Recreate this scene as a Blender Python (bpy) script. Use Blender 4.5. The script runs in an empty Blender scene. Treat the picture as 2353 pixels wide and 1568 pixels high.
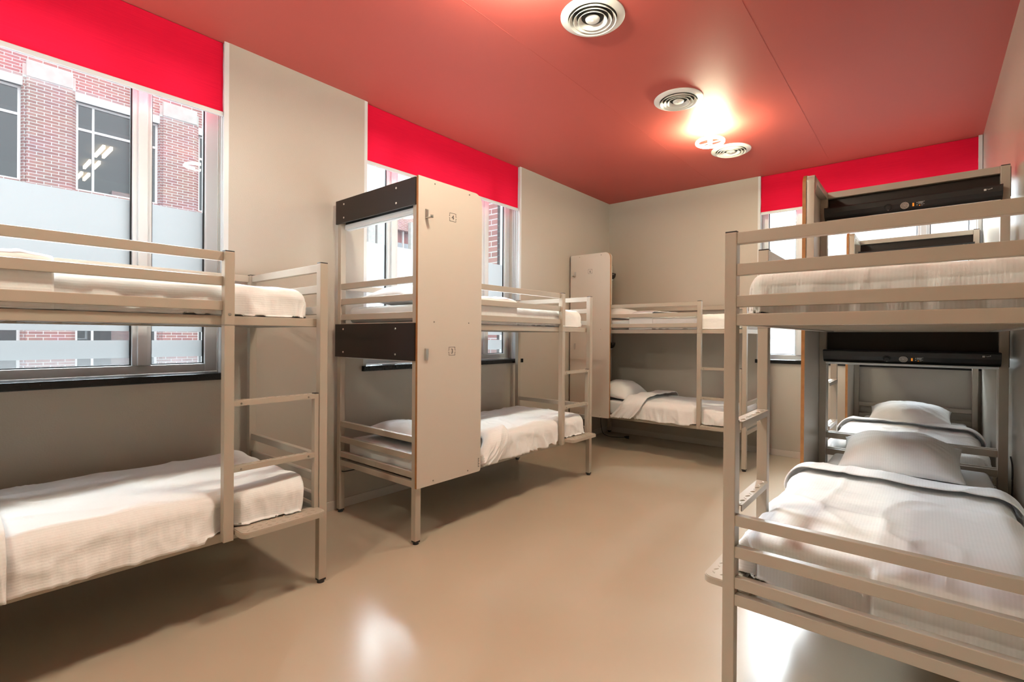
import bpy, bmesh, math, random
from mathutils import Vector, Matrix, noise
random.seed(4)
C = bpy.context.scene.collection
PI = math.pi

# ------------------------------------------------------------------ measurements (metres)
H, D, WR = 3.016, 3.877, 3.661           # ceiling, far wall (y), right wall (x)
YB = -3.3                                # wall behind the camera
L, W, P = 1.964, 0.889, 0.04             # bunk length, width, tube size
ZP, ZH = 1.611, 2.192                    # foot post top, head post top

# ------------------------------------------------------------------ materials
def new_mat(name):
    m = bpy.data.materials.new(name); m.use_nodes = True
    nt = m.node_tree; b = nt.nodes['Principled BSDF']
    return m, nt, b
def N(nt, t, **kw):
    n = nt.nodes.new(t)
    for k, v in kw.items():
        if k in n.inputs.keys(): n.inputs[k].default_value = v
        else: setattr(n, k, v)
    return n
def col(c): return (c[0], c[1], c[2], 1)
def paint(name, c, rough=.4, spec=.5, var=.06, vscale=3., bump=0., bscale=200., metal=0., rvar=0.):
    m, nt, b = new_mat(name)
    b.inputs['Roughness'].default_value = rough
    b.inputs['Specular IOR Level'].default_value = spec
    b.inputs['Metallic'].default_value = metal
    tc = N(nt, 'ShaderNodeTexCoord')
    nz = N(nt, 'ShaderNodeTexNoise', Scale=vscale, Detail=4.)
    nt.links.new(tc.outputs['Object'], nz.inputs['Vector'])
    mx = N(nt, 'ShaderNodeMix', data_type='RGBA')
    mx.inputs[6].default_value = col([x*(1-var) for x in c]); mx.inputs[7].default_value = col([min(1, x*(1+var)) for x in c])
    nt.links.new(nz.outputs[0], mx.inputs[0]); nt.links.new(mx.outputs[2], b.inputs['Base Color'])
    if rvar:
        mr = N(nt, 'ShaderNodeMapRange'); mr.inputs[3].default_value = rough-rvar; mr.inputs[4].default_value = rough+rvar
        nt.links.new(nz.outputs[0], mr.inputs[0]); nt.links.new(mr.outputs[0], b.inputs['Roughness'])
    if bump:
        n2 = N(nt, 'ShaderNodeTexNoise', Scale=bscale, Detail=2.)
        bp = N(nt, 'ShaderNodeBump', Strength=bump, Distance=.002)
        nt.links.new(tc.outputs['Object'], n2.inputs['Vector'])
        nt.links.new(n2.outputs[0], bp.inputs['Height']); nt.links.new(bp.outputs[0], b.inputs['Normal'])
    return m
def emit(name, c, s):
    m, nt, b = new_mat(name)
    b.inputs['Base Color'].default_value = col(c)
    b.inputs['Emission Color'].default_value = col(c); b.inputs['Emission Strength'].default_value = s
    return m
def brick(name, c1, c2, mortar, sc=1., axis='y'):
    m, nt, b = new_mat(name)
    b.inputs['Roughness'].default_value = .9
    tc = N(nt, 'ShaderNodeTexCoord'); sp = N(nt, 'ShaderNodeSeparateXYZ'); cb = N(nt, 'ShaderNodeCombineXYZ')
    ad = N(nt, 'ShaderNodeMath', operation='ADD')
    nt.links.new(tc.outputs['Object'], sp.inputs[0])
    nt.links.new(sp.outputs[0], ad.inputs[0]); nt.links.new(sp.outputs[1], ad.inputs[1])
    nt.links.new(ad.outputs[0], cb.inputs[0]); nt.links.new(sp.outputs[2], cb.inputs[1])
    br = N(nt, 'ShaderNodeTexBrick', Scale=1.)
    br.inputs['Color1'].default_value = col(c1); br.inputs['Color2'].default_value = col(c2); br.inputs['Mortar'].default_value = col(mortar)
    br.inputs['Brick Width'].default_value = .22*sc; br.inputs['Row Height'].default_value = .0645*sc
    br.inputs['Mortar Size'].default_value = .007*sc; br.inputs['Mortar Smooth'].default_value = .2
    nt.links.new(cb.outputs[0], br.inputs['Vector'])
    nz = N(nt, 'ShaderNodeTexNoise', Scale=2.5, Detail=6.)
    nt.links.new(tc.outputs['Object'], nz.inputs['Vector'])
    mx = N(nt, 'ShaderNodeMix', data_type='RGBA', blend_type='MULTIPLY'); mx.inputs[0].default_value = .35
    nt.links.new(br.outputs[0], mx.inputs[6]); nt.links.new(nz.outputs[1], mx.inputs[7])
    nt.links.new(mx.outputs[2], b.inputs['Base Color'])
    bp = N(nt, 'ShaderNodeBump', Strength=.4, Distance=.01, invert=True)
    nt.links.new(br.outputs['Fac'], bp.inputs['Height']); nt.links.new(bp.outputs[0], b.inputs['Normal'])
    return m
def glass(name, refl=1.0, tint=(.97, .985, .98), haze=0.):
    m = bpy.data.materials.new(name); m.use_nodes = True; nt = m.node_tree; nt.nodes.clear()
    o = N(nt, 'ShaderNodeOutputMaterial'); t = N(nt, 'ShaderNodeBsdfTransparent', Color=col(tint)); g = N(nt, 'ShaderNodeBsdfGlossy', Roughness=.0)
    f = N(nt, 'ShaderNodeLayerWeight', Blend=.5); pw = N(nt, 'ShaderNodeMath', operation='POWER'); pw.inputs[1].default_value = 5.
    mu = N(nt, 'ShaderNodeMapRange'); mu.inputs[3].default_value = .022*refl; mu.inputs[4].default_value = .6; nt.links.new(f.outputs[1], pw.inputs[0])
    mx = N(nt, 'ShaderNodeMixShader')
    nt.links.new(pw.outputs[0], mu.inputs[0]); nt.links.new(mu.outputs[0], mx.inputs[0])
    hz = N(nt, 'ShaderNodeBsdfTranslucent', Color=(.95, .97, 1., 1)); m2 = N(nt, 'ShaderNodeMixShader'); m2.inputs[0].default_value = haze
    nt.links.new(t.outputs[0], m2.inputs[1]); nt.links.new(hz.outputs[0], m2.inputs[2])
    nt.links.new(m2.outputs[0], mx.inputs[1]); nt.links.new(g.outputs[0], mx.inputs[2]); nt.links.new(mx.outputs[0], o.inputs[0])
    return m
def film(name, clear, k=1.):
    m = bpy.data.materials.new(name); m.use_nodes = True; nt = m.node_tree; nt.nodes.clear()
    o = N(nt, 'ShaderNodeOutputMaterial'); t = N(nt, 'ShaderNodeBsdfTransparent'); tl = N(nt, 'ShaderNodeBsdfTranslucent', Color=(.098*k, .0975*k, .0975*k, 1)); d = N(nt, 'ShaderNodeBsdfDiffuse', Color=(.55, .57, .58, 1))
    a = N(nt, 'ShaderNodeMixShader'); a.inputs[0].default_value = .22
    b = N(nt, 'ShaderNodeMixShader'); b.inputs[0].default_value = clear
    rf = N(nt, 'ShaderNodeBsdfRefraction', Color=(.098*k, .0975*k, .0975*k, 1), Roughness=.55, IOR=1.4)
    c = N(nt, 'ShaderNodeMixShader'); c.inputs[0].default_value = .25
    nt.links.new(tl.outputs[0], c.inputs[1]); nt.links.new(rf.outputs[0], c.inputs[2])
    nt.links.new(c.outputs[0], a.inputs[1]); nt.links.new(d.outputs[0], a.inputs[2])
    nt.links.new(a.outputs[0], b.inputs[1]); nt.links.new(t.outputs[0], b.inputs[2]); nt.links.new(b.outputs[0], o.inputs[0])
    return m
def blind_fabric():
    m = bpy.data.materials.new('red_blind_fabric'); m.use_nodes = True; nt = m.node_tree; nt.nodes.clear()
    o = N(nt, 'ShaderNodeOutputMaterial')
    tc = N(nt, 'ShaderNodeTexCoord'); mp = N(nt, 'ShaderNodeMapping'); mp.inputs['Scale'].default_value = (6, 6, 300)
    nz = N(nt, 'ShaderNodeTexNoise', Scale=1., Detail=3.)
    nt.links.new(tc.outputs['Object'], mp.inputs[0]); nt.links.new(mp.outputs[0], nz.inputs['Vector'])
    cr = N(nt, 'ShaderNodeMix', data_type='RGBA'); cr.inputs[6].default_value = (.62, .010, .038, 1); cr.inputs[7].default_value = (.78, .015, .052, 1)
    nt.links.new(nz.outputs[0], cr.inputs[0])
    d = N(nt, 'ShaderNodeBsdfDiffuse'); t = N(nt, 'ShaderNodeBsdfTranslucent'); mx = N(nt, 'ShaderNodeMixShader'); mx.inputs[0].default_value = .04
    nt.links.new(cr.outputs[2], d.inputs[0]); nt.links.new(cr.outputs[2], t.inputs[0])
    nt.links.new(d.outputs[0], mx.inputs[1]); nt.links.new(t.outputs[0], mx.inputs[2]); nt.links.new(mx.outputs[0], o.inputs[0])
    return m
def linen(name, c):
    m, nt, b = new_mat(name)
    b.inputs['Roughness'].default_value = .85; b.inputs['Specular IOR Level'].default_value = .25
    b.inputs['Sheen Weight'].default_value = .15
    uv = N(nt, 'ShaderNodeUVMap'); sp = N(nt, 'ShaderNodeSeparateXYZ'); nt.links.new(uv.outputs[0], sp.inputs[0])
    mu = N(nt, 'ShaderNodeMath', operation='MULTIPLY'); mu.inputs[1].default_value = 2*PI/.0105
    si = N(nt, 'ShaderNodeMath', operation='SINE'); nt.links.new(sp.outputs[1], mu.inputs[0]); nt.links.new(mu.outputs[0], si.inputs[0])
    mr = N(nt, 'ShaderNodeMapRange'); mr.inputs[1].default_value = -.6; mr.inputs[2].default_value = .6
    nt.links.new(si.outputs[0], mr.inputs[0])
    mx = N(nt, 'ShaderNodeMix', data_type='RGBA'); mx.inputs[6].default_value = col([x*.975 for x in c]); mx.inputs[7].default_value = col(c)
    nt.links.new(mr.outputs[0], mx.inputs[0]); nt.links.new(mx.outputs[2], b.inputs['Base Color'])
    tc = N(nt, 'ShaderNodeTexCoord'); nz = N(nt, 'ShaderNodeTexNoise', Scale=14., Detail=5.); nt.links.new(tc.outputs['Object'], nz.inputs['Vector'])
    b1 = N(nt, 'ShaderNodeBump', Strength=.22, Distance=.001); nt.links.new(mr.outputs[0], b1.inputs['Height'])
    b2 = N(nt, 'ShaderNodeBump', Strength=.35, Distance=.012); nt.links.new(nz.outputs[0], b2.inputs['Height']); nt.links.new(b1.outputs[0], b2.inputs['Normal'])
    nt.links.new(b2.outputs[0], b.inputs['Normal'])
    return m

M = {}
M['bed'] = paint('pebble_grey_enamel', (.43, .375, .305), .34, .5, .03, 5., .08, 350.)
M['wall'] = paint('warm_grey_wall_paint', (.47, .425, .365), .42, .45, .03, 1.5, .25, 130.)
M['wallr'] = paint('glossy_warm_grey_wall_paint', (.47, .425, .365), .2, .5, .03, 1.5, .10, 90.)
M['ceil'] = paint('brick_red_ceiling_paint', (.43, .078, .060), .55, .25, .04, .8, .1, 160.)
M['floor'] = paint('beige_poured_floor', (.54, .455, .35), .24, .8, .06, 1.3, .03, 60., rvar=.05)
M['base'] = paint('warm_grey_skirting', (.58, .53, .48), .35)
M['alu'] = paint('white_aluminium', (.66, .68, .69), .35, .5, .02)
M['gasket'] = paint('black_rubber', (.012, .012, .013), .6)
M['black'] = paint('black_laminate', (.018, .011, .008), .4, .3, .2, 8.)
M['blackmetal'] = paint('black_anodised_profile', (.013, .012, .012), .38, .5, .1)
M['chan'] = paint('white_light_channel', (.80, .82, .84), .35, .5, .03)
M['plastic'] = paint('black_plastic', (.015, .014, .014), .5)
M['lam'] = paint('cream_laminate', (.58, .515, .445), .38, .45, .015, 2., .04, 500.)
M['ply'] = paint('oiled_plywood_edge', (.34, .15, .045), .55, .4, .35, 25.)
M['steel'] = paint('brushed_steel', (.55, .53, .50), .32, .5, .05, 20., metal=1.)
M['screw'] = paint('dull_zinc_screw', (.30, .27, .23), .4, .5, .1, metal=.7)
M['ink'] = paint('black_print', (.02, .018, .016), .6)
M['whiteprint'] = paint('white_print', (.7, .7, .68), .6)
M['orange'] = emit('orange_rocker', (1., .32, .03), .35)
M['grill'] = paint('pale_grille', (.62, .56, .50), .5)
M['ventw'] = paint('white_vent_enamel', (.74, .70, .65), .4)
M['dark'] = paint('recess_shade', (.03, .025, .02), .8)
M['stone'] = paint('black_granite', (.010, .010, .011), .22, .3, .6, 120.)
M['glass'] = glass('window_glass', haze=.005)
M['bglass'] = glass('dark_window_glass', 2.6, (.55, .56, .58))
M['film'] = film('frosted_film', .0, .82); M['film_lit'] = film('brightened_frosted_film', .0, 1.9)  # second one: same film for window_2, stronger daylight put into its colour
M['film2'] = film('thin_frosted_film', .6)
M['blind'] = blind_fabric()
M['linen'] = linen('striped_white_cotton', (.89, .88, .88))
M['sheet'] = paint('plain_white_sheet', (.80, .80, .81), .85, .25, .02, 6., .3, 40.)
M['lamp'] = emit('warm_fluorescent_tube', (.97, .98, .79), 345.)
M['lamp_dim'] = emit('dimmed_fluorescent_tube', (.98, .98, .68), 245.)  # same kind of tube, turned down to spare the ceiling around it
M['lampw'] = paint('white_lamp_housing', (.85, .82, .76), .4)
M['brick'] = brick('red_brick', (.33, .13, .12), (.44, .20, .175), (.72, .70, .70))
M['brick2'] = brick('weathered_red_brick', (.44, .19, .165), (.54, .27, .23), (.74, .72, .70))
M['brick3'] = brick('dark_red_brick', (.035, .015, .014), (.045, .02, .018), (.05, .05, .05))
M['brick4'] = brick('pinkish_red_brick', (.30, .135, .12), (.38, .19, .165), (.52, .505, .495))  # pier brick in its own even pinkish tone
M['concrete'] = paint('weathered_concrete', (.50, .49, .46), .9, .2, .3, 5., .5, 40.)
M['white'] = paint('white_painted_wood', (.80, .80, .80), .5)
M['render'] = paint('white_render', (.82, .81, .79), .9, .2, .06, 1.)
M['room'] = paint('dim_office_wall', (.16, .15, .15), .9, .2, .3, 20.)
M['pale'] = paint('pale_concrete', (.62, .63, .63), .9, .2, .15, 3., .5, 20.)
M['asphalt'] = paint('street_asphalt', (.03, .03, .031), .9, .2, .15, 2.)
M['strip'] = emit('office_strip_light', (1., .78, .45), 9.)

# ------------------------------------------------------------------ mesh helpers
def BM(): return bmesh.new()
def box(bm, x0, x1, y0, y1, z0, z1, bev=0., seg=2):
    r = bmesh.ops.create_cube(bm, size=1.)
    vs = r['verts']
    bmesh.ops.scale(bm, vec=(x1-x0, y1-y0, z1-z0), verts=vs)
    bmesh.ops.translate(bm, vec=((x0+x1)/2, (y0+y1)/2, (z0+z1)/2), verts=vs)
    if bev:
        es = list({e for v in vs for e in v.link_edges})
        bmesh.ops.bevel(bm, geom=es, offset=bev, segments=seg, affect='EDGES', profile=.6)
    return bm
def cyl(bm, a, b, r, n=16, r2=None):
    a, b = Vector(a), Vector(b); d = b-a
    m = Matrix.Translation((a+b)/2) @ d.to_track_quat('Z', 'Y').to_matrix().to_4x4()
    bmesh.ops.create_cone(bm, cap_ends=True, segments=n, radius1=r, radius2=r if r2 is None else r2, depth=d.length, matrix=m)
    return bm
def prism(bm, pts, axis, a, b):
    """polygon pts in the two other axes, extruded along axis from a to b"""
    def mk(p, t):
        return {'x': (t, p[0], p[1]), 'y': (p[0], t, p[1]), 'z': (p[0], p[1], t)}[axis]
    v0 = [bm.verts.new(mk(p, a)) for p in pts]; v1 = [bm.verts.new(mk(p, b)) for p in pts]
    n = len(pts)
    bm.faces.new(v0); bm.faces.new(v1[::-1])
    for i in range(n): bm.faces.new((v0[i], v1[i], v1[(i+1) % n], v0[(i+1) % n]))
    bmesh.ops.recalc_face_normals(bm, faces=bm.faces[:])
    return bm
def lathe(bm, prof, c, n=48, closed=False):
    rows = []
    for r, z in prof:
        if r < 1e-5: rows.append([bm.verts.new((c[0], c[1], c[2]+z))])
        else: rows.append([bm.verts.new((c[0]+r*math.cos(2*PI*i/n), c[1]+r*math.sin(2*PI*i/n), c[2]+z)) for i in range(n)])
    pairs = list(zip(rows, rows[1:])) + ([(rows[-1], rows[0])] if closed else [])
    for A, B in pairs:
        for i in range(n):
            a = A[i % len(A)]; a2 = A[(i+1) % len(A)]; b = B[i % len(B)]; b2 = B[(i+1) % len(B)]
            f = [a]
            for v in (a2, b2, b):
                if v not in f: f.append(v)
            if len(f) > 2: bm.faces.new(f)
    bmesh.ops.recalc_face_normals(bm, faces=bm.faces[:])
    return bm
def tube(bm, pts, r, n=8):
    pts = [Vector(p) for p in pts]; rings = []
    for i, p in enumerate(pts):
        t = (pts[min(i+1, len(pts)-1)]-pts[max(i-1, 0)]).normalized()
        u = t.cross(Vector((0, 0, 1)));  u = u if u.length > .05 else t.cross(Vector((1, 0, 0)))
        u.normalize(); w = t.cross(u)
        rings.append([bm.verts.new(p+u*r*math.cos(2*PI*k/n)+w*r*math.sin(2*PI*k/n)) for k in range(n)])
    for A, B in zip(rings, rings[1:]):
        for k in range(n): bm.faces.new((A[k], A[(k+1) % n], B[(k+1) % n], B[k]))
    bm.faces.new(rings[0]); bm.faces.new(rings[-1][::-1])
    bmesh.ops.recalc_face_normals(bm, faces=bm.faces[:])
    return bm
def smooth_pts(pts, k=6):
    pts = [Vector(p) for p in pts]; out = []
    for i in range(len(pts)-1):
        p0, p1, p2, p3 = pts[max(i-1, 0)], pts[i], pts[i+1], pts[min(i+2, len(pts)-1)]
        for j in range(k):
            t = j/k
            out.append(.5*((2*p1)+(-p0+p2)*t+(2*p0-5*p1+4*p2-p3)*t*t+(-p0+3*p1-3*p2+p3)*t*t*t))
    return out+[pts[-1]]
def obj(name, bm, mat, parent=None, smooth=None, label=None):
    me = bpy.data.meshes.new(name)
    if smooth is not None:
        for f in bm.faces: f.smooth = True
    bm.to_mesh(me); bm.free()
    for m in (mat if isinstance(mat, (list, tuple)) else [mat]): me.materials.append(m)
    if smooth is not None and smooth < 3: me.set_sharp_from_angle(angle=smooth)
    o = bpy.data.objects.new(name, me); C.objects.link(o)
    if parent: o.parent = parent
    if label: o['label'] = label
    return o
def tag(o, label, cat, group=None):
    o['label'] = label; o['category'] = cat
    if group: o['group'] = group
    return o
def thing(name, loc=(0, 0, 0), rz=0.):
    o = bpy.data.objects.new(name, None); C.objects.link(o); o.empty_display_size = .1
    o.location = loc; o.rotation_euler = (0, 0, rz); return o
def struct(o): o['kind'] = 'structure'; return o
KIDS = {}
def copy_tree(o, parent=None):
    c = o.copy(); C.objects.link(c); c.parent = parent
    for ch in list(o.children): copy_tree(ch, c)
    return c

# ------------------------------------------------------------------ room shell
WT = .34
W1 = (-2.51, -.68); W2 = (.236, 2.066); W3 = (1.85, WR-.004); ZS = 1.02
struct(obj('floor', box(BM(), -WT, WR+.2, YB-.2, D+WT, -.12, 0), M['floor']))
b = box(BM(), -WT, WR+.2, YB-.2, D+WT, H, H+.25)
struct(obj('ceiling', b, M['ceil']))
b = BM()
for y0, y1 in ((YB, W1[0]), (W1[1], W2[0]), (W2[1], D)): box(b, -.3, 0, y0, y1, 0, H)
for y0, y1 in (W1, W2): box(b, -.3, 0, y0, y1, 0, ZS-.04)
struct(obj('wall_left', b, M['wall']))
b = BM()
box(b, -.3, W3[0], D, D+.3, 0, H); box(b, W3[0], WR+.2, D, D+.3, 0, ZS-.04)
struct(obj('wall_far', b, M['wall']))
struct(obj('wall_right', box(BM(), WR, WR+.2, YB, D+.3, 0, H), M['wallr']))
struct(obj('wall_back', box(BM(), -.3, WR+.2, YB-.2, YB, 0, H), M['wall']))
def skirting(name, x0, x1, y0, y1): struct(obj(name, box(BM(), x0, x1, y0, y1, 0, .065, .003), M['base']))
skirting('baseboard_left', 0, .011, YB, D-.011); skirting('baseboard_far', .0, WR-.011, D-.011, D); skirting('baseboard_right', WR-.011, WR, YB, D)
# fine joints of the plasterboard in the ceiling
for i, x in enumerate((1.385, 2.53)):
    struct(obj('trim_%d' % (i+1), box(BM(), x-.0015, x+.0015, YB, D, H-.0012, H+.001), M['ceil']))
# outer brick skin of the building
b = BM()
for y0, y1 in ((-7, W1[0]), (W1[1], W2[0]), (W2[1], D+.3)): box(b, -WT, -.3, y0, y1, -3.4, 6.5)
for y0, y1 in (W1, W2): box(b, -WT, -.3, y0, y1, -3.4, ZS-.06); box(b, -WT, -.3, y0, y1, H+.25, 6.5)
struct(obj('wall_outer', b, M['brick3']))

# ------------------------------------------------------------------ windows (local: X along the wall, Y outwards, Z up)
def window(name, a0, a1, mulls, origin, rz, filmed, flip=False):
    t = struct(thing(name, origin, rz))
    f0, f1 = .165, .235; fw = .07
    zb = ZS+.05
    b = BM()
    box(b, a0, a0+fw, f0, f1, ZS, H, .004); box(b, a1-fw, a1, f0, f1, ZS, H, .004)
    box(b, a0+fw, a1-fw, f0, f1, ZS, zb, .004); box(b, a0+fw, a1-fw, f0, f1, H-.09, H, .004)
    obj('window_frame', b, M['alu'], t)
    for m0, m1 in mulls:
        b = BM(); box(b, m0, m1, f0, f1, zb, H-.09, .003)
        c = (m0+m1)/2
        box(b, c-.022, c+.022, f0-.018, f0, zb, H-.09, .004)
        obj('mullion', b, M['alu'], t)
    edges = [a0+fw]+[x for m in mulls for x in m]+[a1-fw]
    for i in range(0, len(edges), 2):
        e0, e1 = edges[i], edges[i+1]
        p = obj('pane', box(BM(), e0, e1, .197, .205, zb, H-.09), M['glass'], t)
        g = BM(); k = .007
        for q in ((e0, e0+k, zb, H-.09), (e1-k, e1, zb, H-.09), (e0+k, e1-k, zb, zb+k)): box(g, q[0], q[1], .186, .197, q[2], q[3])
        obj('gasket', g, M['gasket'], p)
        if filmed:
            fb = BM(); box(fb, e0+k, e1-k, .1955, .1965, 1.264, 2.0)
            box(fb, e0+k, e1-k, .1955, .1965, 1.115, 1.213)
            o1 = obj('frosted_film', flat(e0+k, e1-k, .1955, ((1.264, 2.0), (1.115, 1.213))), M['film_lit' if name == 'window_2' else 'film'], p); fb.free()
            obj('frosted_film', flat(e0+k, e1-k, .1955, ((zb+k, 1.115),)), M['film2'], p)
    return t
def flat(x0, x1, y, zs):
    b = BM()
    for z0, z1 in zs:
        b.faces.new([b.verts.new(v) for v in ((x0, y, z0), (x1, y, z0), (x1, y, z1), (x0, y, z1))])
    return b
# left wall: X along +y, outwards = -x  -> rotate 90 deg: local x->+y, local y->-x
window('window_1', W1[0], W1[1], [(-2.172, -2.085), (-1.105, -1.018)], (0, 0, 0), PI/2, True)
window('window_2', W2[0], W2[1], [(.556, .656), (1.65, 1.75)], (0, 0, 0), PI/2, True)
window('window_3', W3[0], W3[1], [(2.195, 2.285), (3.22, 3.31)], (0, D, 0), 0, False)
def sill(x0, x1, y0, y1, label, name='window_sill'):
    o = obj(name, box(BM(), x0, x1, y0, y1, ZS-.04, ZS, .004), M['stone']); tag(o, label, 'window sill', 'black stone window sills')
sill(-.163, .03, W1[0]-.02, W1[1]-.012, 'black polished stone sill under the window beside the nearest left bunk')
sill(-.163, .03, W2[0]-.012, W2[1]+.012, 'black stone sill under the window behind the bunk with panel 3 and 4')
sill(W3[0]-.012, WR, D-.03, D+.163, 'black stone sill under the far wall window by the right-hand wall')

# ------------------------------------------------------------------ roller blinds
def blind(a0, a1, zbot, origin, rz, label, guides=(1, 1)):
    t = thing('roller_blind', origin, rz); tag(t, label, 'blind', 'red roller blinds')
    g = .02; f0, f1 = a0+g+.004, a1-g-.004
    b = BM(); nx, nz = 60, 16; grid = []
    for i in range(nx+1):
        x = f0+(f1-f0)*i/nx
        row = []
        for j in range(nz+1):
            z = zbot+(H-.003-zbot)*j/nz
            e = .0025*noise.noise((x*2.2, z*3., a0))+(.003*noise.noise((z*11, a0, 3)) if i in (0, nx) else 0)
            row.append(b.verts.new((x+(.003*noise.noise((z*13, a0, 1)) if i in (0, nx) else 0), .03+e, z)))
        grid.append(row)
    for i in range(nx):
        for j in range(nz): b.faces.new((grid[i][j], grid[i+1][j], grid[i+1][j+1], grid[i][j+1]))
    obj('fabric', b, M['blind'], t, 9)
    b = BM(); cyl(b, (f0, .056, H-.028), (f1, .056, H-.028), .022, 20); obj('roller_tube', b, M['alu'], t, .6)
    obj('bottom_bar', box(BM(), f0-.004, f1+.004, .022, .038, zbot-.028, zbot, .004), M['alu'], t)
    for k, s in enumerate((a0, a1)):
        if not guides[k]: continue
        q0, q1 = (s, s+g) if k == 0 else (s-g, s)
        w = (lambda d: (q1-.004, q1+d)) if k == 0 else (lambda d: (q0-d, q0+.004))
        b = BM(); box(b, q0, q1, .0, .105, ZS, H-.001)
        for y in (.004, .042, .098): box(b, *sorted(w(.006)), y-.003, y+.003, ZS, H-.001)
        gd = obj('side_guide', b, M['alu'], t)
        xx = (q1+.008) if k == 0 else (q0-.008)
        b = BM()
        cyl(b, (xx, .058, 1.52), (xx, .058, H-.03), .0022, 6); cyl(b, (xx, .084, 1.52), (xx, .084, H-.03), .0022, 6)
        tube(b, [(xx, .071-.013*math.cos(a), 1.52-.013*math.sin(a)) for a in [PI*i/8 for i in range(9)]], .0022, 6)
        obj('pull_chain', b, M['screw'], gd)
    return t
blind(W1[0], W1[1], 2.597, (0, 0, 0), PI/2, 'red roller blind over the window beside the nearest left bunk')
blind(W2[0], W2[1], 2.585, (0, 0, 0), PI/2, 'red roller blind above the bunk with cream panel 3 and 4')
blind(W3[0], W3[1], 2.625, (0, D, 0), 0, 'red roller blind in the far wall above the right-hand bunks')

# ------------------------------------------------------------------ the bunk bed (local X: wall -> aisle, Y: head -> foot)
RA, RB, RC, RD = (.608, .645), (.500, .539), (.395, .434), (.337, .375)
UA, UB, UC, UD = (1.570, 1.610), (1.463, 1.503), (1.355, 1.395), (1.292, 1.332)
US = 1.496                                  # ladder stile
def post(t, x, y, z1, wall):
    o = obj('post', box(BM(), x, x+P, y, y+P, .022, z1, .003), M['bed'], t)
    obj('end_cap', box(BM(), x+.001, x+P-.001, y+.001, y+P-.001, z1-.001, z1+.005, .002), M['plastic'], o)
    b = BM(); box(b, x+.002, x+P-.002, y+.002, y+P-.002, .012, .023); cyl(b, (x+P/2, y+P/2, 0), (x+P/2, y+P/2, .013), .018, 20, .016)
    obj('foot_cap', b, M['plastic'], o)
def screw(t, p, d, r=.0065, m='screw'):
    b = BM(); p = Vector(p); d = Vector(d); cyl(b, p-d*.002, p+d*.003, r, 14, r*.7); cyl(b, p+d*.003, p+d*.0034, r*.4, 6); return obj('screw', b, M[m], t, .5)
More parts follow.
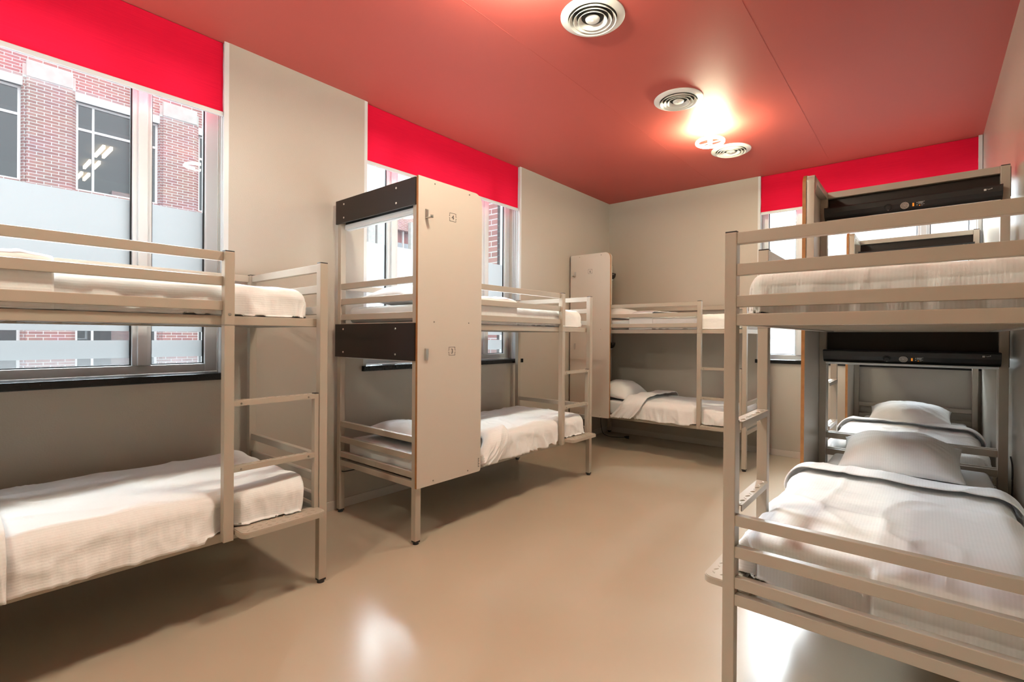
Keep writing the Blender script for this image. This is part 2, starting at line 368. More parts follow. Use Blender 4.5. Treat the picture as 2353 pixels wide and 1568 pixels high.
def bunk():
    t = thing('bunk_bed')
    for x in (0, W-P):
        post(t, x, 0, ZH, 0); post(t, x, L-P, ZP, 0)
    e = .030
    for y0, y1 in ((.002, e), (L-e, L-.002)):          # end rails
        for z0, z1 in (RA, RB, RC, RD, UA, UB, UC, UD):
            obj('end_rail', box(BM(), P, W-P, y0, y1, z0, z1, .0025), M['bed'], t)
    obj('headboard_rail', box(BM(), P, W-P, .002, .034, 2.154, 2.1935, .0025), M['bed'], t)
    for z0, z1 in (RD, UD):                             # long frame rails
        for x0, x1 in ((P, 2*P), (W-2*P, W-P)):
            obj('frame_rail', box(BM(), x0, x1, .032, L-.032, z0, z1, .0025), M['bed'], t)
        for i in range(13):
            y = .09+i*(L-.18)/12
            b = BM(); box(b, 2*P, W-2*P, y-.062, y+.062, z0+.012, z0+.026, .002)
            for k in (-.04, -.013, .013, .04): box(b, 2*P, W-2*P, y+k-.004, y+k+.004, z0+.005, z0+.013)
            obj('bed_slat', b, M['bed'], t)
    for z0, z1 in (UA, UB, UC):                         # aisle guard
        obj('guard_rail', box(BM(), W-P, W-.017, P, US, z0, z1, .0025), M['bed'], t)
    obj('wall_rail', box(BM(), .002, .024, P, L-P, *UA, .0025), M['bed'], t)
    s = obj('ladder_stile', box(BM(), W-P, W, US, US+P, .345, ZP, .003), M['bed'], t)
    obj('end_cap', box(BM(), W-P+.001, W-.001, US+.001, US+P-.001, ZP-.001, ZP+.005, .002), M['plastic'], s)
    b = BM(); box(b, W-P-.0006, W+.0006, US-.0006, US+P+.0006, 1.290, 1.2925); obj('joint', b, M['screw'], s)
    screw(s, (W, US+P/2, 1.338), (1, 0, 0), .008, 'steel')
    s2 = obj('ladder_stile', box(BM(), W-P+.003, W-.004, L-P-.024, L-P-.002, .375, .957, .003), M['bed'], t)
    obj('end_cap', box(BM(), W-P+.004, W-.005, L-P-.023, L-P-.003, .956, .961, .0015), M['plastic'], s2)
    def tread(x0, x1, y0, y1, z, th):
        b = BM(); box(b, x0, x1, y0, y1, z-.004, z)
        box(b, x1-.004, x1, y0, y1, z-th, z-.004); box(b, x0, x0+.004, y0, y1, z-th, z-.004)
        n = int((y1-y0)/.032)
        for i in range(n):
            y = y0+.02+i*(y1-y0-.04)/(n-1)
            for k in range(max(1, int((x1-x0)/.03))):
                x = x0+.013+k*.03; a = .9 if (i+k) % 2 else -.9
                if x > x1-.008: continue
                m = Matrix.Translation((x, y, z+.0002)) @ Matrix.Rotation(a, 4, 'Z') @ Matrix.Diagonal((.011, .0032, .0028, 1))
                bmesh.ops.create_uvsphere(b, u_segments=8, v_segments=5, radius=1, matrix=m)
        return b
    for z in (.957, .665):
        r = obj('ladder_step', tread(W-P-.006, W-.003, US+P, L-P-.024, z, .023), M['bed'], t)
        screw(r, (W-.003, US+P+.03, z-.013), (1, 0, 0), .005); screw(r, (W-.003, L-P-.055, z-.013), (1, 0, 0), .005)
    # wide bottom tread with rounded outer corners
    y0, y1, x0, x1, rr = US+P+.006, L-P-.004, W-P+.004, W+.085, .035
    pts = [(x0, y0), ]+[(x1-rr+rr*math.sin(a), y0+rr-rr*math.cos(a)) for a in [PI/2*i/6 for i in range(7)]]
    pts += [(x1-rr+rr*math.cos(a), y1-rr+rr*math.sin(a)) for a in [PI/2*i/6 for i in range(7)]]+[(x0, y1)]
    b = prism(BM(), pts, 'z', .366, .390)
    bmesh.ops.bevel(b, geom=[e for e in b.edges if abs(e.verts[0].co.z-.390) < 1e-4 and abs(e.verts[1].co.z-.390) < 1e-4], offset=.003, segments=2, affect='EDGES')
    for i in range(11):
        for k in range(3):
            m = Matrix.Translation((x0+.03+k*.032, y0+.03+i*.0305, .3902)) @ Matrix.Rotation(.9 if (i+k) % 2 else -.9, 4, 'Z') @ Matrix.Diagonal((.011, .0032, .0025, 1))
            bmesh.ops.create_uvsphere(b, u_segments=8, v_segments=5, radius=1, matrix=m)
    obj('foot_plate', b, M['bed'], t)
    # black boards on the head end
    for z0, z1 in ((2.030, 2.193), (1.099, 1.327)):
        o = obj('headboard_panel', box(BM(), -.006, W-.001, -.014, -.0005, z0, z1, .002), M['black'], t, label='black board')
        for x in (.10, .70):
            for z in (z0+.035, z1-.035): screw(o, (x, -.014, z), (0, -1, 0), .0075, 'steel')
    # cream side panel with a plywood core, rounded corners
    y0, y1, z0, z1, r1, r2 = -.006, .524, .341, 2.200, .065, .018
    pts = [(y0, z0)]+[(y1-r2+r2*math.sin(a), z0+r2-r2*math.cos(a)) for a in [PI/2*i/5 for i in range(6)]]
    pts += [(y1-r1+r1*math.cos(a), z1-r1+r1*math.sin(a)) for a in [PI/2*i/10 for i in range(11)]]+[(y0, z1)]
    b = prism(BM(), pts, 'x', W+.0008, W+.0188)
    for f in b.faces: f.material_index = 0 if abs(f.normal.x) > .9 else 1
    pn = obj('side_panel', b, [M['lam'], M['ply']], t, label='cream laminated side panel with brown plywood edge')
    for z in (2.176, 1.335, .366):
        for y in (.118, .407): screw(pn, (W+.0188, y, z), (1, 0, 0), .0055)
    b = BM(); box(b, W+.0188, W+.0308, .046, .067, 1.104, 1.174, .0015); obj('hook_plate', b, M['steel'], pn)
    for z in (1.953,):                                  # coat hook
        b = BM(); X = W+.0188
        box(b, X, X+.004, .044, .066, z, z+.056, .001); box(b, X+.002, X+.052, .044, .066, z, z+.004, .001); box(b, X+.048, X+.052, .044, .066, z, z+.017, .001)
        for q in (.022, .044): cyl(b, (X+.003, .055, z+q), (X+.0055, .055, z+q), .004, 10)
        obj('coat_hook', b, M['steel'], pn)
    # tube frame behind the panel
    b = BM(); box(b, W-P, W+.0005, P+.001, .500, 2.150, 2.188, .003); box(b, W-P, W+.0005, .486, .516, UC[0]-.02, 2.160, .003)
    cyl(b, (W-P, .478, 2.150), (W+.0005, .478, 2.150), .038, 32)
    obj('panel_frame', b, M['bed'], t, .6)
    # socket trunking units
    for z0 in (2.004, 1.103):
        prof = [(.036, 0), (.066, .004), (.088, .018), (.101, .040), (.106, .068), (.104, .075), (.036, .078)]
        b = prism(BM(), [(y, z0+z) for y, z in prof], 'x', P-.002, W-P+.006)
        u = obj('socket_unit', b, M['blackmetal'], t, label='black bar with socket, round grille and orange switch')
        b = BM(); box(b, P+.001, W-P-.001, .0285, .0355, z0-.008, z0+.024); box(b, P+.001, W-P-.001, .0285, .078, z0-.008, z0-.0006, .002); box(b, P+.001, W-P-.001, .040, .066, z0-.014, z0-.008, .004)
        obj('light_channel', b, M['chan'], u)
        b = prism(BM(), [(y*1.02-.0005, z0+z*1.02-.001) for y, z in prof], 'x', P-.006, P-.001)
        prism(b, [(y*1.02-.0005, z0+z*1.02-.001) for y, z in prof], 'x', W-P+.005, W-P+.010)
        obj('unit_end_cap', b, M['plastic'], u)
        # things on the slanted face: centre on the face between (.088,.018) and (.101,.040)
        fn = Vector((0, .022, -.013)).normalized(); up = Vector((0, .013, .022)).normalized()
        def face(x, h): return Vector((x, .0945, z0+.029))+up*h
        R = Matrix((Vector((-1, 0, 0)), up, fn)).transposed().to_4x4()     # local x -> -X, y -> up, z -> out
        def on(x, h, d=0): return Matrix.Translation(face(x, h)+fn*d) @ R
        b = BM(); bmesh.ops.create_cone(b, cap_ends=True, segments=28, radius1=.0215, radius2=.0200, depth=.004, matrix=on(.529, 0, .001))
        bmesh.ops.create_cone(b, cap_ends=True, segments=28, radius1=.019, radius2=.014, depth=.008, matrix=on(.529, 0, .004))
        so = obj('socket', b, M['plastic'], u)
        b = BM(); bmesh.ops.create_uvsphere(b, u_segments=8, v_segments=6, radius=.0028, matrix=on(.529, -.013, .007)); obj('earth_clip', b, M['steel'], so)
        b = BM(); bmesh.ops.create_cone(b, cap_ends=True, segments=36, radius1=.0215, radius2=.0215, depth=.003, matrix=on(.451, .001, .001))
        gr = obj('speaker_grille', b, M['plastic'], u)
        b = BM()
        for n_, rr in ((1, 0), (6, .0062), (12, .0124), (18, .0184)):
            for i in range(n_):
                a = 2*PI*i/n_
                bmesh.ops.create_cone(b, cap_ends=True, segments=8, radius1=.0026, radius2=.0026, depth=.0012, matrix=on(.451, .001, .003) @ Matrix.Translation((rr*math.cos(a), rr*math.sin(a), 0)))
        obj('grille_dot', b, M['grill'], gr)
        def plate(x, h, w, hh, m, nm, par, d=.001):
            b = BM(); bmesh.ops.create_cube(b, size=1, matrix=on(x, h, d) @ Matrix.Diagonal((w, hh, .002, 1))); return obj(nm, b, m, par)
        sw = plate(.411, 0, .016, .026, M['plastic'], 'rocker_switch', u, .0006)
        plate(.411, 0, .0075, .019, M['orange'], 'rocker', sw, .002)
        b = BM()
        for x, h, w in ((.374, .012, .030), (.378, .0085, .022), (.377, .005, .024), (.380, .0015, .018), (.368, -.003, .016), (.372, -.010, .008)):
            bmesh.ops.create_cube(b, size=1, matrix=on(x, h, .0008) @ Matrix.Diagonal((w, .0011, .0008, 1)))
        for h in (.008, -.005): bmesh.ops.create_cube(b, size=1, matrix=on(.394, h, .0008) @ Matrix.Diagonal((.003, .006, .0008, 1)))
        obj('printed_legend', b, M['whiteprint'], u)
        plate(.382, -.0095, .005, .004, M['orange'], 'indicator', u, .001)
        fu = Vector((0, .028, -.005)).normalized()
        b = BM()
        for i, (dx, dz, w, hh) in enumerate(((0, 0, .010, .0095), (-.010, .002, .006, .0014), (-.014, -.001, .005, .0012), (-.018, .001, .004, .003), (-.023, .002, .004, .0022), (-.027, .004, .003, .005))):
            x = .105+dx; z = z0+.055+dz
            bmesh.ops.create_cube(b, size=1, matrix=Matrix.Translation((x, .1040, z)) @ Matrix.Diagonal((w, .0015, hh, 1)))
        obj('maker_mark', b, M['whiteprint'], u)
    return t
def number_sign(panel, digit, z, y=.2635):
    b = BM(); X = W+.0189; s = .0265; k = .0022
    def bar(y0, y1, z0, z1): box(b, X, X+.0006, y0, y1, z0, z1)
    bar(y-s, y+s, z+s-k, z+s); bar(y-s, y+s, z-s, z-s+k)
    for sg in (-1, 1):
        ye = y+sg*s
        bar(min(ye, ye-sg*k), max(ye, ye-sg*k), z+.005, z+s); bar(min(ye, ye-sg*k), max(ye, ye-sg*k), z-s, z-.005)
        for zz in (.005, -.007): bar(min(ye-sg*k, ye+sg*.005), max(ye-sg*k, ye+sg*.005), z+zz, z+zz+k)
    cu = bpy.data.curves.new('d', 'FONT'); cu.body = digit; cu.size = .042; cu.align_x = 'CENTER'; cu.align_y = 'CENTER'; cu.extrude = .0003
    to = bpy.data.objects.new('d', cu); C.objects.link(to)
    dg = bpy.context.evaluated_depsgraph_get(); me = bpy.data.meshes.new_from_object(to.evaluated_get(dg))
    bpy.data.objects.remove(to)
    xs = [v.co.x for v in me.vertices]; ys = [v.co.y for v in me.vertices]; cx, cy = (max(xs)+min(xs))/2, (max(ys)+min(ys))/2
    me.transform(Matrix(((0, 0, 1, X+.0003), (1, 0, 0, y-cx), (0, 1, 0, z-cy), (0, 0, 0, 1))))
    b.from_mesh(me)
    return obj('number_sign', b, M['ink'], panel)

X2, X1, X4, Y4 = .050, .047, 3.640, 1.868
BEDS = [  # location, rotation, label
    ((X2, 0, 0), 0, 'metal bunk bed whose cream side panel shows the numbers 3 and 4'),
    ((X1, -2.514, 0), 0, 'nearest bunk bed on the left beside the large window, cut by the picture edge'),
    ((.0295, 3.852, 0), -PI/2, 'bunk bed along the far wall with cream side panel number 6'),
    ((X4, Y4, 0), PI, 'large foreground bunk bed on the right, foot end rails facing the room'),
    ((X4, 3.8495, 0), PI, 'rear bunk bed by the right wall under the far window, behind the foreground bunk')]
proto = bunk(); bunks = []
for i, (loc, rz, lab) in enumerate(BEDS):
    o = proto if i == 0 else copy_tree(proto)
    o.location = loc; o.rotation_euler = (0, 0, rz)
    tag(o, lab, 'bunk bed', 'metal bunk beds'); bunks.append(o)
def part(o, nm): return [c for c in o.children if c.name.split('.')[0] == nm][0]
number_sign(part(bunks[0], 'side_panel'), '4', 2.000); number_sign(part(bunks[0], 'side_panel'), '3', 1.154)
number_sign(part(bunks[2], 'side_panel'), '6', 2.000)
b = BM()   # small vertical sticker with worn print near the lower corner of panel 3/4
for i, (dz, w) in enumerate(((0, .012), (.009, .007), (.018, .013), (.027, .006), (.036, .012), (.045, .009), (.054, .011))):
    box(b, W+.0189, W+.0194, .500, .500+w, .372+dz, .372+dz+.004)
obj('printed_code', b, M['ink'], part(bunks[0], 'side_panel'))

# ------------------------------------------------------------------ bedding
def drape(u0, u1, v0, v1, ztop, zbot, r, seed, off=None, amp=1., nu=110, nt=96, pinch=None, vf=None, foot=True, hem=.008, skew=0.):
    """soft cover over a mattress: rounded box surface with wrinkles; returns a bmesh with UVs in metres"""
    b = BM(); uvl = b.loops.layers.uv.new('UVMap')
    dmax = r*PI/2+(ztop-r-zbot)
    s0, s1 = u0, u1-r+(dmax if foot else 0)
    t0, t1 = v0+r-dmax, v1-r+dmax
    G = []
    for i in range(nu+1):
        s = s0+(s1-s0)*i/nu; row = []
        for j in range(nt+1):
            tt = t0+(t1-t0)*j/nt
            qu = min(s, u1-r) if foot else s; qv = min(max(tt, v0+r), v1-r)
            eu, ev = s-qu, tt-qv
            d = max(abs(eu), abs(ev)); ln = math.hypot(eu, ev)
            nu_, nv_ = (eu/ln, ev/ln) if ln > 1e-9 else (0, 0)
            if d > 1e-9 and min(abs(eu), abs(ev)) > 0: pass
            if d <= r*PI/2:
                a = d/r; p = Vector((qv+nv_*r*math.sin(a), qu+nu_*r*math.sin(a), ztop-r*(1-math.cos(a)))); n = Vector((nv_*math.sin(a), nu_*math.sin(a), math.cos(a)))
            else:
                p = Vector((qv+nv_*r, qu+nu_*r, ztop-r-(d-r*PI/2))); n = Vector((nv_, nu_, 0))
            side = min(1, d/(r*PI/2)) if d > 0 else 0
            # wrinkles
            w = .009*noise.noise((s*2.3+seed, tt*2.6, seed*.7))+.005*noise.noise((s*6+seed, tt*6, 2.+seed))
            wx, wy = noise.noise((s*3, tt*3, seed+20)), noise.noise((s*3, tt*3, seed+40))
            cr = 1-abs(noise.noise((s*3.4+seed+.5*wx, tt*2.2+.7*s+.5*wy, 5+seed))*2.4)
            w += .008*max(0, cr)**3
            cr2 = 1-abs(noise.noise((s*2.1-1.3*tt+seed, tt*4.5+.4*wx, 8+seed))*2.6)
            w += .006*max(0, cr2)**4
            along = s if abs(ev) >= abs(eu) else tt
            low_ = max(0, min(1, (ztop-p.z)/(ztop-zbot)))
            gather = 1-abs(noise.noise((along*8.5+1.2*wy+seed*3, p.z*2.6+along*.9, seed))*2.2)
            fine = 1-abs(noise.noise((along*23+1.5*wx+seed*3, p.z*4+along*1.5, seed+3))*2.2)
            patch = max(0, min(1, .55+1.3*noise.noise((along*2.2, seed+60, 0))))
            w += side*(.024*patch*max(0, gather)**1.5*low_**.6+.011*max(0, fine)**2*low_**.7-.011)
            w += side*.012*noise.noise((along*2.7, p.z*5, seed+9))
            if abs(eu) > abs(ev): w *= 1-.45*side
            w *= amp
            if off: w += off(s, tt)
            if pinch and tt > (v0+v1)/2: w -= side*pinch(s)
            p = p+n*w
            if d > .8*dmax: p.z += hem*(noise.noise((along*6, seed, 4))+.3)*(d/dmax-.8)/.2
            if skew and tt > (v0+v1)/2: p.y -= skew*max(0, d/dmax-.1)**1.3
            if vf: p = vf(p)
            row.append((b.verts.new(p), s, tt))
        G.append(row)
    for i in range(nu):
        for j in range(nt):
            q = (G[i][j], G[i][j+1], G[i+1][j+1], G[i+1][j])
            f = b.faces.new([k[0] for k in q]); f.smooth = True
            for lp, k in zip(f.loops, q): lp[uvl].uv = (k[1], k[2])
    bmesh.ops.recalc_face_normals(b, faces=b.faces[:])
    return b
def solid(o, th, off=-1):
    m = o.modifiers.new('thickness', 'SOLIDIFY'); m.thickness = th; m.offset = off
def mattress(bed, z0, z1, label):
    b = box(BM(), .074, W-.086, .045, L-.165, z0, z1, .035, 5)
    o = obj('mattress', b, M['sheet'], None, 9); o.location = bed.location; o.rotation_euler = bed.rotation_euler
    tag(o, label, 'mattress', 'white covered mattresses')
def clamp_low(p, z0=.541):
    x, y, z = p
    t = min(1, max(0, (x-.866)/.014)); zm = .3800-.018*t*t*(3-2*t)
    if x < .12: zm = .388
    if y > 1.43: zm = max(zm, .388)
    if y > 1.50: zm = max(zm, .401)
    if y > 1.80: k = max(0, min(1, (x-.10)/.04))*max(0, min(1, (.78-x)/.04)); zm = zm*(1-k)+.376*k
    z = max(z, zm)
    x = max(.006, x)
    if y < .545: x = min(x, .884)
    if z < .52:
        if x < .3 and y < 1.815: x = min(x, .055)
    if y > 1.883 or 1.478 < y < 1.554: x = min(x, .843)
    y = min(y, 1.926)
    if .08 < x < .80 and y < 1.81 and z > .45: z = max(z, z0)
    return Vector((x, y, z))
def clamp_up(p, z0=1.459, xm=.8425):
    x, y, z = p
    k = max(0, min(1, (x-.10)/.04))*max(0, min(1, (.78-x)/.04)) if y > 1.80 else 0
    z = max(z, 1.3405-.0105*k); x = min(max(.030, x), xm)
    if z < 1.44:
        if x < .3 and y < 1.815: x = min(x, .055)
        elif x > .5 and y < 1.815: x = max(x, .8125)
    y = min(y, 1.926)
    if .08 < x < .79 and y < 1.81 and z > 1.37: z = max(z, z0)
    return Vector((x, y, z))
def duvet(bed, level, seed, label, uf=.72, width=.24, thick=.034, bulge=None, skew=0.):
    low = level == 0
    zt, zb = (.562, .362) if low else (1.478, 1.323)
    v0, v1 = (.046, .884) if low else (.046, .838)
    r = .078 if low else .060
    if low:
        pin = lambda s: .044*math.exp(-((s-1.516)/.045)**4)+.05*max(0, min(1, (s-1.86)/.04))
    else: pin = None
    o = obj('duvet', drape(uf+.03, L-.070, v0, v1, zt, zb, r, seed, pinch=pin, off=bulge, amp=1.15 if low else .9, vf=clamp_low if low else (lambda p: clamp_up(p, xm=.8370)), hem=.008 if low else .004), M['linen'])
    o.location = bed.location; o.rotation_euler = bed.rotation_euler; solid(o, .006)
    tag(o, label, 'duvet', 'white striped duvets')
    uc = uf+width/2
    def off(s, t):
        x = (s-uc)/(width/2)
        x += .06*noise.noise((t*4, seed, 0))
        dr = max(0, min(1, (-x-.70)/.3))
        return thick*max(0, 1-abs(x)**5)**.55-.003-.016*dr*dr
    f = obj('folded_edge', drape(uf, uf+width, v0, v1, zt, zb+.002, r, seed, off=off, nu=60, foot=False, amp=1.15 if low else .9, vf=clamp_low if low else clamp_up, skew=skew), M['linen'], o)
    solid(f, .006)
    return o
def pillow(bed, y, z, label, seed, x=.46, a=.32, c=.215, h=.135, tilt=-.22, rz=0.):
    b = BM(); uvl = b.loops.layers.uv.new('UVMap'); n = 44; S = {}
    for sgn in (1, -1):
        for i in range(n+1):
            for j in range(n+1):
                X, Y = -1+2*i/n, -1+2*j/n
                edge = i in (0, n) or j in (0, n)
                if edge and sgn < 0: S[(sgn, i, j)] = S[(1, i, j)]; continue
                px = X*a*(1-.07*(1-Y*Y)*abs(X)**2); py = Y*c*(1-.10*(1-X*X)*abs(Y)**2)
                k = max(0, (1-abs(X)**2.6))*max(0, (1-abs(Y)**2.6))
                hz = h*k**.72*(.80 if sgn > 0 else .20)
                rad = math.hypot(X, Y); ang = math.atan2(Y, X)
                wr = .010*noise.noise((X*2+seed, Y*2, seed))+.007*(1-abs(noise.noise((ang*3.2+seed, rad*1.2, seed))*2))*rad*(1-edge)
                S[(sgn, i, j)] = b.verts.new((px, py, sgn*hz+(wr*k**.3 if sgn > 0 else 0)))
        for i in range(n):
            for j in range(n):
                vs = [S[(sgn, i, j)], S[(sgn, i+1, j)], S[(sgn, i+1, j+1)], S[(sgn, i, j+1)]]
                f = b.faces.new(vs if sgn > 0 else vs[::-1]); f.smooth = True
                for lp in f.loops: lp[uvl].uv = (lp.vert.co.y, lp.vert.co.x)
    o = obj('pillow', b, M['linen'])
    m = Matrix.Translation((x, y, z)) @ Matrix.Rotation(rz, 4, 'Z') @ Matrix.Rotation(tilt, 4, 'X')
    o.data.transform(m)
    zmin = min(v.co.z for v in o.data.vertices); o.data.transform(Matrix.Translation((0, 0, z-zmin)))
    o.location = bed.location; o.rotation_euler = bed.rotation_euler
    tag(o, label, 'pillow', 'white pillows')
    return o
place = ['the bunk with panel 3 and 4', 'the nearest left bunk', 'the far wall bunk with panel 6', 'the foreground right bunk', 'the rear bunk by the right wall']
for i, bed in enumerate(bunks):
    pl = place[i]
    mattress(bed, .377, .525, 'white mattress on the lower berth of '+pl)
    mattress(bed, 1.334, 1.446, 'white mattress on the upper berth of '+pl)
    uf = (.62, .66, .68, .72, .72)[i]
    duvet(bed, 0, 11.3*i+1, 'white striped duvet on the lower berth of '+pl, uf=uf, width=(.29, .27, .36, .25, .25)[i], thick=(.040, .042, .055, .036, .036)[i], skew=(.18, 0., .20, .05, .05)[i])
    duvet(bed, 1, 11.3*i+6, 'white striped duvet on the upper berth of '+pl, uf=.72 if i == 2 else .53, width=.34 if i == 2 else .50, thick=.085 if i == 3 else .06)
    pillow(bed, (.30, .28, .445, .29, .30)[i], .5295, 'white lower-berth pillow of '+pl, 3.7*i+1, h=(.12, .13, .20, .165, .145)[i], tilt=(-.10, -.15, -.12, -.24, -.20)[i], a=(.32, .32, .32, .275, .29)[i])
    pillow(bed, (.28, .28, .45, .28, .28)[i], 1.4475, 'white upper-berth pillow of '+pl, 3.7*i+2, h=.13, tilt=-.12, a=.30)

# ------------------------------------------------------------------ ceiling: round air diffusers and ring lamps
def vent(y, label):
    t = thing('ceiling_vent', (1.851, y, H)); tag(t, label, 'air vent', 'round ceiling vents')
    obj('dark_backing', lathe(BM(), [(0, -.0008), (.146, -.0008), (.146, -.004), (0, -.004)], (0, 0, 0)), M['dark'], t)  # flat dark disc painted in for the shade inside the opening
    obj('flange', lathe(BM(), [(.176, -.0005), (.176, -.005), (.170, -.009), (.150, -.011), (.140, -.016), (.134, -.014), (.134, -.0005)], (0, 0, 0), 64, True), M['ventw'], t, .8)
    for r in (.130, .105, .080):
        obj('vane', lathe(BM(), [(r-.0175, -.005), (r-.016, -.005), (r+.0005, -.026), (r+.0005, -.0275), (r-.001, -.0275), (r-.018, -.0065)], (0, 0, 0), 64, True), M['ventw'], t, .8)
    obj('centre_disc', lathe(BM(), [(0, -.028), (.006, -.028), (.007, -.0245), (.030, -.024), (.038, -.020), (.040, -.014), (.036, -.012), (0, -.012)], (0, 0, 0), 48), M['ventw'], t, .8)
vent(.475, 'round white ceiling vent nearest the camera, cut by the top of the picture')
vent(1.671, 'middle of the three round white ceiling vents')
vent(2.919, 'farthest round white ceiling vent, beside the lit ring lamp')
def ring_lamp(y, label, m='lamp'):
    t = thing('ring_lamp', (1.870, y, H)); tag(t, label, 'ceiling lamp', 'ring tube ceiling lamps')
    obj('canopy', lathe(BM(), [(0, -.0005), (.064, -.0005), (.066, -.012), (.058, -.024), (.038, -.045), (.026, -.075), (.022, -.098), (0, -.098)], (0, 0, 0), 40), M['lampw'], t, .8)
    obj('stem', lathe(BM(), [(.019, -.097), (.019, -.125), (.016, -.15), (0, -.152), ], (0, 0, 0), 24), M['lampw'], t, .8)
    b = BM(); box(b, -.1, .1, -.006, .006, -.133, -.127, .002); obj('tube_clip', b, M['lampw'], t)
    b = BM(); R_, r_ = .105, .0125
    lathe(b, [(R_+r_*math.cos(2*PI*k/10), -.125+r_*math.sin(2*PI*k/10)) for k in range(10)], (0, 0, 0), 40, True)
    obj('ring_tube', b, M[m], t, 9)
ring_lamp(2.300, 'glowing white ring lamp on the ceiling beside the farthest vent', 'lamp_dim')
ring_lamp(-.16, 'glowing ring lamp just above the top edge of the picture')
ring_lamp(-2.62, 'unseen ring lamp added on the ceiling behind the camera to light the room')  # out of view, added because the room needs its light

# ------------------------------------------------------------------ cables
def cable(pts, label, plug=None):
    t = thing('power_cable', pts[0]); o = Vector(pts[0])
    obj('cord', tube(BM(), [p-o for p in smooth_pts(pts)], .004), M['plastic'], t, 9)
    if plug:
        b = BM(); q = Vector(plug)-o; cyl(b, q, q+Vector((.035, .012, 0)), .016, 16, .019); cyl(b, q-Vector((.02, .007, 0)), q, .008, 12, .014); obj('plug', b, M['plastic'], t, .7)
    tag(t, label, 'cable', 'black power cables')
cable([(.036, 3.60, .331), (.034, 3.63, .24), (.04, 3.63, .13), (.10, 3.58, .03), (.20, 3.55, .006), (.30, 3.56, .006), (.40, 3.585, .012)], 'black cable lying on the floor beneath the far wall bunk', (.42, 3.59, .018))
cable([(.098, .012, .292), (.115, .03, .290), (.14, .12, .296), (.19, .30, .31), (.24, .45, .333)], 'black cable clipped to the wall-side leg of the bunk with panel 3 and 4')
cable([(3.650, 1.842, .62), (3.653, 1.80, .58), (3.652, 1.78, .50), (3.653, 1.80, .44), (3.652, 1.83, .30)], 'black cable hanging by the right wall behind the pillow of the foreground bunk')

# ------------------------------------------------------------------ outside: the brick building across the street
FX = -11.; PER = 2.278; PY = -.575; PW = .684
def brick_building():
    t = thing('brick_building', (FX, 0, -3.4)); tag(t, 'red brick building with white windows seen through the left window', 'building')
    o = Vector((FX, 0, -3.4))
    y0, y1 = -8.9, 4.7
    wins = []                                     # (y0,y1,z0,z1)
    for k in range(-3, 3):
        wy0 = PY+PW+.07+PER*k; wy1 = PY+PER*(k+1)-.07
        for z0, z1 in ((.0, 1.95), (4.35, 6.27)): wins.append((wy0, wy1, z0, z1))
    b = BM()
    ys = sorted({w[0] for w in wins} | {w[1] for w in wins})
    cols = [y0]+ys+[y1]
    for a, c in zip(cols, cols[1:]):
        hole = any(abs(w[0]-a) < 1e-6 for w in wins)
        zz = [(-3.4, 7.3)] if not hole else [(-3.4, .0), (1.95, 4.35), (6.27, 7.3)]
        for z0, z1 in zz: box(b, FX-.35, FX, a, c, z0, z1)
    w = obj('facade', b, M['brick'], t)
    for k in range(-3, 3):
        p0 = PY+PER*k
        b = BM(); box(b, FX, FX+.10, p0, p0+PW, -3.4, 6.46); box(b, FX, FX+.05, p0-.05, p0+PW+.05, -3.4, 6.46)
        obj('pilaster', b, M['brick'], t)
        b = BM(); box(b, FX, FX+.12, p0-.005, p0+PW+.005, 6.46, 6.80, .012); box(b, FX, FX+.06, p0-.055, p0+PW+.055, 6.44, 6.72, .012)
        obj('capital', b, M['concrete'], t)
    for wy0, wy1, z0, z1 in wins:
        if z1 > 5: obj('lintel', box(BM(), FX-.1, FX+.03, wy0-.02, wy1+.02, z1, z1+.175, .006), M['white'], t)
        b = BM(); x0, x1 = FX-.14, FX-.07; k = .045
        box(b, x0, x1, wy0, wy0+k, z0, z1); box(b, x0, x1, wy1-k, wy1, z0, z1); box(b, x0, x1, wy0+k, wy1-k, z0, z0+k); box(b, x0, x1, wy0+k, wy1-k, z1-k, z1)
        ym = wy0+.29; zm = z1-.57
        box(b, x0, x1, ym-.02, ym+.02, z0+k, z1-k); box(b, x0, x1, wy0+k, ym-.02, zm-.025, zm+.025); box(b, x0, x1, ym+.02, wy1-k, zm-.025, zm+.025)
        f = obj('window_frame', b, M['white'], t)
        obj('pane', box(BM(), FX-.115, FX-.105, wy0+k, wy1-k, z0+k, z1-k), M['bglass'], f)
    b = BM(); box(b, FX-6.6, FX-6.4, y0, y1, -3.4, 7.3); box(b, FX-6.4, FX-.35, y0, y1, 7.1, 7.3); box(b, FX-6.4, FX-.35, y0, y0+.2, -3.4, 7.1); box(b, FX-6.4, FX-.35, y1-.2, y1, -3.4, 7.1); box(b, FX-6.4, FX-.35, y0+.2, y1-.2, 2.9, 3.2)
    box(b, FX-6.4, FX-.35, y0+.2, y1-.2, 5.78, 5.9)
    obj('interior', b, M['room'], t)
    for c in t.children: c.matrix_parent_inverse = Matrix.Translation(-o)
brick_building()
for k, (xa, xb, y, nm) in enumerate(((-13.06, -12.1, .83, 'left tube of the front row'), (-13.0, -12.1, .97, 'right tube of the front row'), (-14.46, -13.66, .83, 'left tube of the middle row'), (-14.3, -13.6, 1.0, 'right tube of the middle row'), (-15.85, -15.1, .88, 'left tube of the back row'), (-15.85, -15.1, 1.03, 'right tube of the back row'))):
    t = obj('strip_light', box(BM(), xa, xb, y-.025, y+.025, 5.70, 5.78), M['strip'])
    tag(t, 'lit strip light in the brick building across the street, '+nm, 'lamp', 'office strip lights')

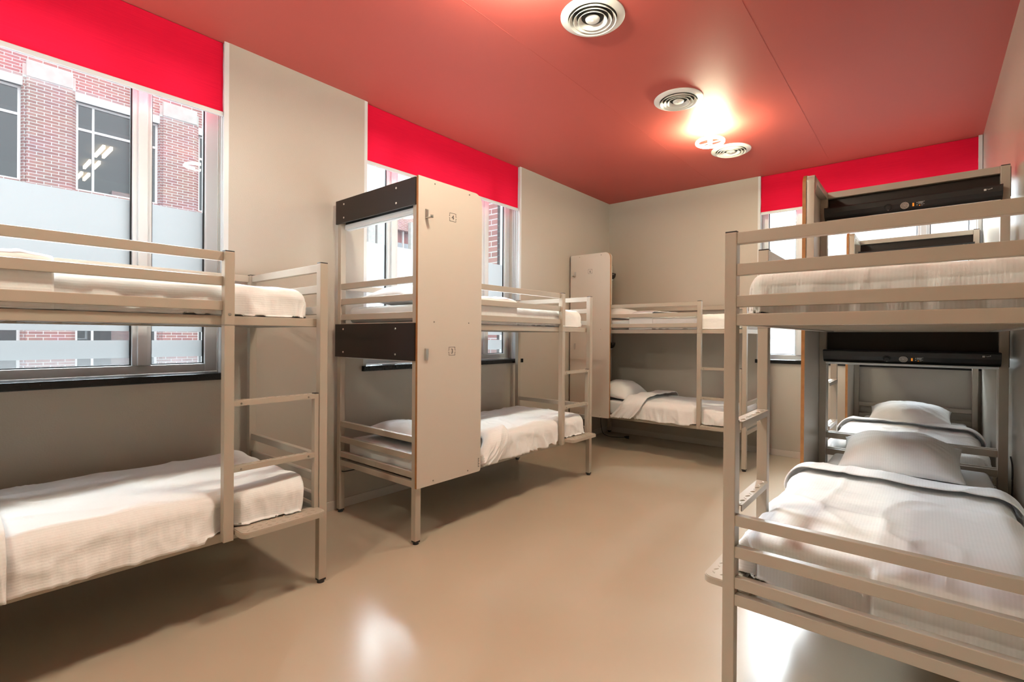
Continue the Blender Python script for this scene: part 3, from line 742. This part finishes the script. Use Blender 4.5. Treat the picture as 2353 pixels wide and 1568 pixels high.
# building farther down the street, seen through the middle window
def far_brick():
    X0 = -18.; t = thing('street_building', (X0, 14, -3.4)); tag(t, 'distant brick and concrete building seen through the window behind panel 4', 'building')
    o = Vector((X0, 14, -3.4))
    parts = []
    b = BM(); box(b, X0-3, X0, 8., 21., -3.4, 5.6); box(b, X0-3, X0, 8., 21., 6.75, 7.85); parts.append(obj('facade', b, M['brick2'], t))
    b = BM()
    for y in (11.75, 12.25, 14.25, 16.4, 18.5): box(b, X0, X0+.25, y-.16, y+.22, 5.6, 7.2, .02)
    box(b, X0-.6, X0+.05, 8., 21., 5.5, 5.75); parts.append(obj('concrete_pier', b, M['concrete'], t))
    b = BM(); box(b, X0-.4, X0-.3, 8., 21., 5.6, 6.75); parts.append(obj('window_band', b, M['bglass'], t))
    b = BM()
    for y in (11.5, 12.0, 13.05, 13.95, 15.3, 17.4): box(b, X0-.3, X0-.2, y-.03, y+.03, 5.6, 6.75)
    parts.append(obj('window_frame', b, M['white'], t))
    b = BM(); cyl(b, (X0-5, 12.0, 6.), (X0-5, 12.0, 9.55), 1.3, 32); cyl(b, (X0-5, 12.0, 9.5), (X0-5, 12.0, 9.75), 1.42, 32)
    parts.append(obj('round_tower', b, M['pale'], t, .6))
    for c in parts: c.matrix_parent_inverse = Matrix.Translation(-o)
far_brick()
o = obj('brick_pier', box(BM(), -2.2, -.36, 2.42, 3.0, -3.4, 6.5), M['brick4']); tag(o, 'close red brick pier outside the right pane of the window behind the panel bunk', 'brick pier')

# outside the far wall window
def apartment():
    Y0 = 35.; t = thing('apartment_building', (-4, Y0, -3.4)); tag(t, 'distant white apartment building low in the far wall window', 'building')
    o = Vector((-4, Y0, -3.4)); parts = []
    parts.append(obj('wall', box(BM(), -9, .5, Y0, Y0+8, -3.4, 2.3), M['render'], t))
    for r in range(5):
        for c in range(9):
            x = -8.6+c*1.02; z = 1.25-r*.82
            f = obj('window', box(BM(), x, x+.62, Y0-.03, Y0+.01, z, z+.50, .01), M['white'], t); parts.append(f)
            parts.append(obj('pane', box(BM(), x+.05, x+.57, Y0-.045, Y0-.031, z+.05, z+.45), M['pale'], f))
    for p in parts:
        if p.parent is t: p.matrix_parent_inverse = Matrix.Translation(-o)
        else: p.matrix_parent_inverse = Matrix()
apartment()
b = BM(); box(b, 1.62, 2.75, 9., 9.4, -3.4, 4.2); 
o = obj('pale_wall', b, M['pale']); tag(o, 'pale weathered wall outside the far window, left of the bright gap', 'wall', 'pale walls outside')
o = obj('pale_wall', box(BM(), 2.98, 6., 9., 9.4, -3.4, 4.2), M['pale']); tag(o, 'pale weathered wall outside the far window, right of the bright gap', 'wall', 'pale walls outside')
struct(obj('street', box(BM(), -60, 40, -40, 60, -3.6, -3.4), M['asphalt']))

# ------------------------------------------------------------------ overcast sky
w = bpy.data.worlds.new('overcast'); bpy.context.scene.world = w; w.use_nodes = True
nt = w.node_tree; bg = nt.nodes['Background']
tc = N(nt, 'ShaderNodeTexCoord'); sp = N(nt, 'ShaderNodeSeparateXYZ'); mr = N(nt, 'ShaderNodeMapRange')
nt.links.new(tc.outputs['Generated'], sp.inputs[0]); nt.links.new(sp.outputs[2], mr.inputs[0])
mr.inputs[1].default_value = .0; mr.inputs[2].default_value = .85; mr.inputs[3].default_value = 1.1; mr.inputs[4].default_value = 3.0
nt.links.new(mr.outputs[0], bg.inputs[1]); bg.inputs[0].default_value = (.90, .96, 1., 1)

# broad soft sun added to send more daylight in through the left windows
sl = bpy.data.lights.new('added_daylight', 'SUN'); sl.energy = 43.; sl.angle = math.radians(56); sl.color = (.82, .93, 1.)
so = bpy.data.objects.new('added_daylight', sl); C.objects.link(so); so.location = (-8, 2, 12)
so.rotation_euler = Vector((-.73, .16, .67)).to_track_quat('Z', 'Y').to_euler()
s2 = bpy.data.lights.new('added_daylight', 'SUN'); s2.energy = 30.; s2.angle = math.radians(60); s2.color = (.84, .93, 1.)  # second soft sun, added for daylight through the far window
so = bpy.data.objects.new('added_daylight', s2); C.objects.link(so); so.location = (2, 14, 12)
so.rotation_euler = Vector((-.48, .62, .62)).to_track_quat('Z', 'Y').to_euler()

# ------------------------------------------------------------------ camera
R0 = [[0.7775497281187276, 0.6287839412879584, 0.006868440934731492], [0.006885074105669871, 0.0024090480158993005, -0.9999733957672157], [-0.6287837593776195, 0.7775763317295854, -0.0024560694024353073]]
cd = bpy.data.cameras.new('camera'); cam = bpy.data.objects.new('camera', cd); C.objects.link(cam)
right, down, fwd = (Vector(r) for r in R0)
m = Matrix((right, -down, -fwd)).transposed().to_4x4(); m.translation = Vector((3.2958, -1.8256, 1.25)); cam.matrix_world = m
cd.sensor_fit = 'HORIZONTAL'; cd.sensor_width = 36.; cd.lens = 1122.9185/2353*36
cd.shift_x = (1176.5-1221.7864)/2353; cd.shift_y = (776.4206-784)/2353; cd.clip_start = .02
sc = bpy.context.scene; sc.camera = cam
sc.view_settings.view_transform = 'Standard'; sc.view_settings.look = 'None'; sc.view_settings.gamma = 1.; sc.view_settings.use_curve_mapping = False
sc.view_settings.exposure = .52
cy = sc.cycles
cy.max_bounces = 8; cy.diffuse_bounces = 4; cy.glossy_bounces = 4; cy.transmission_bounces = 6; cy.transparent_max_bounces = 14
cy.sample_clamp_indirect = 8.; cy.caustics_reflective = False; cy.caustics_refractive = False
cy.use_denoising = True
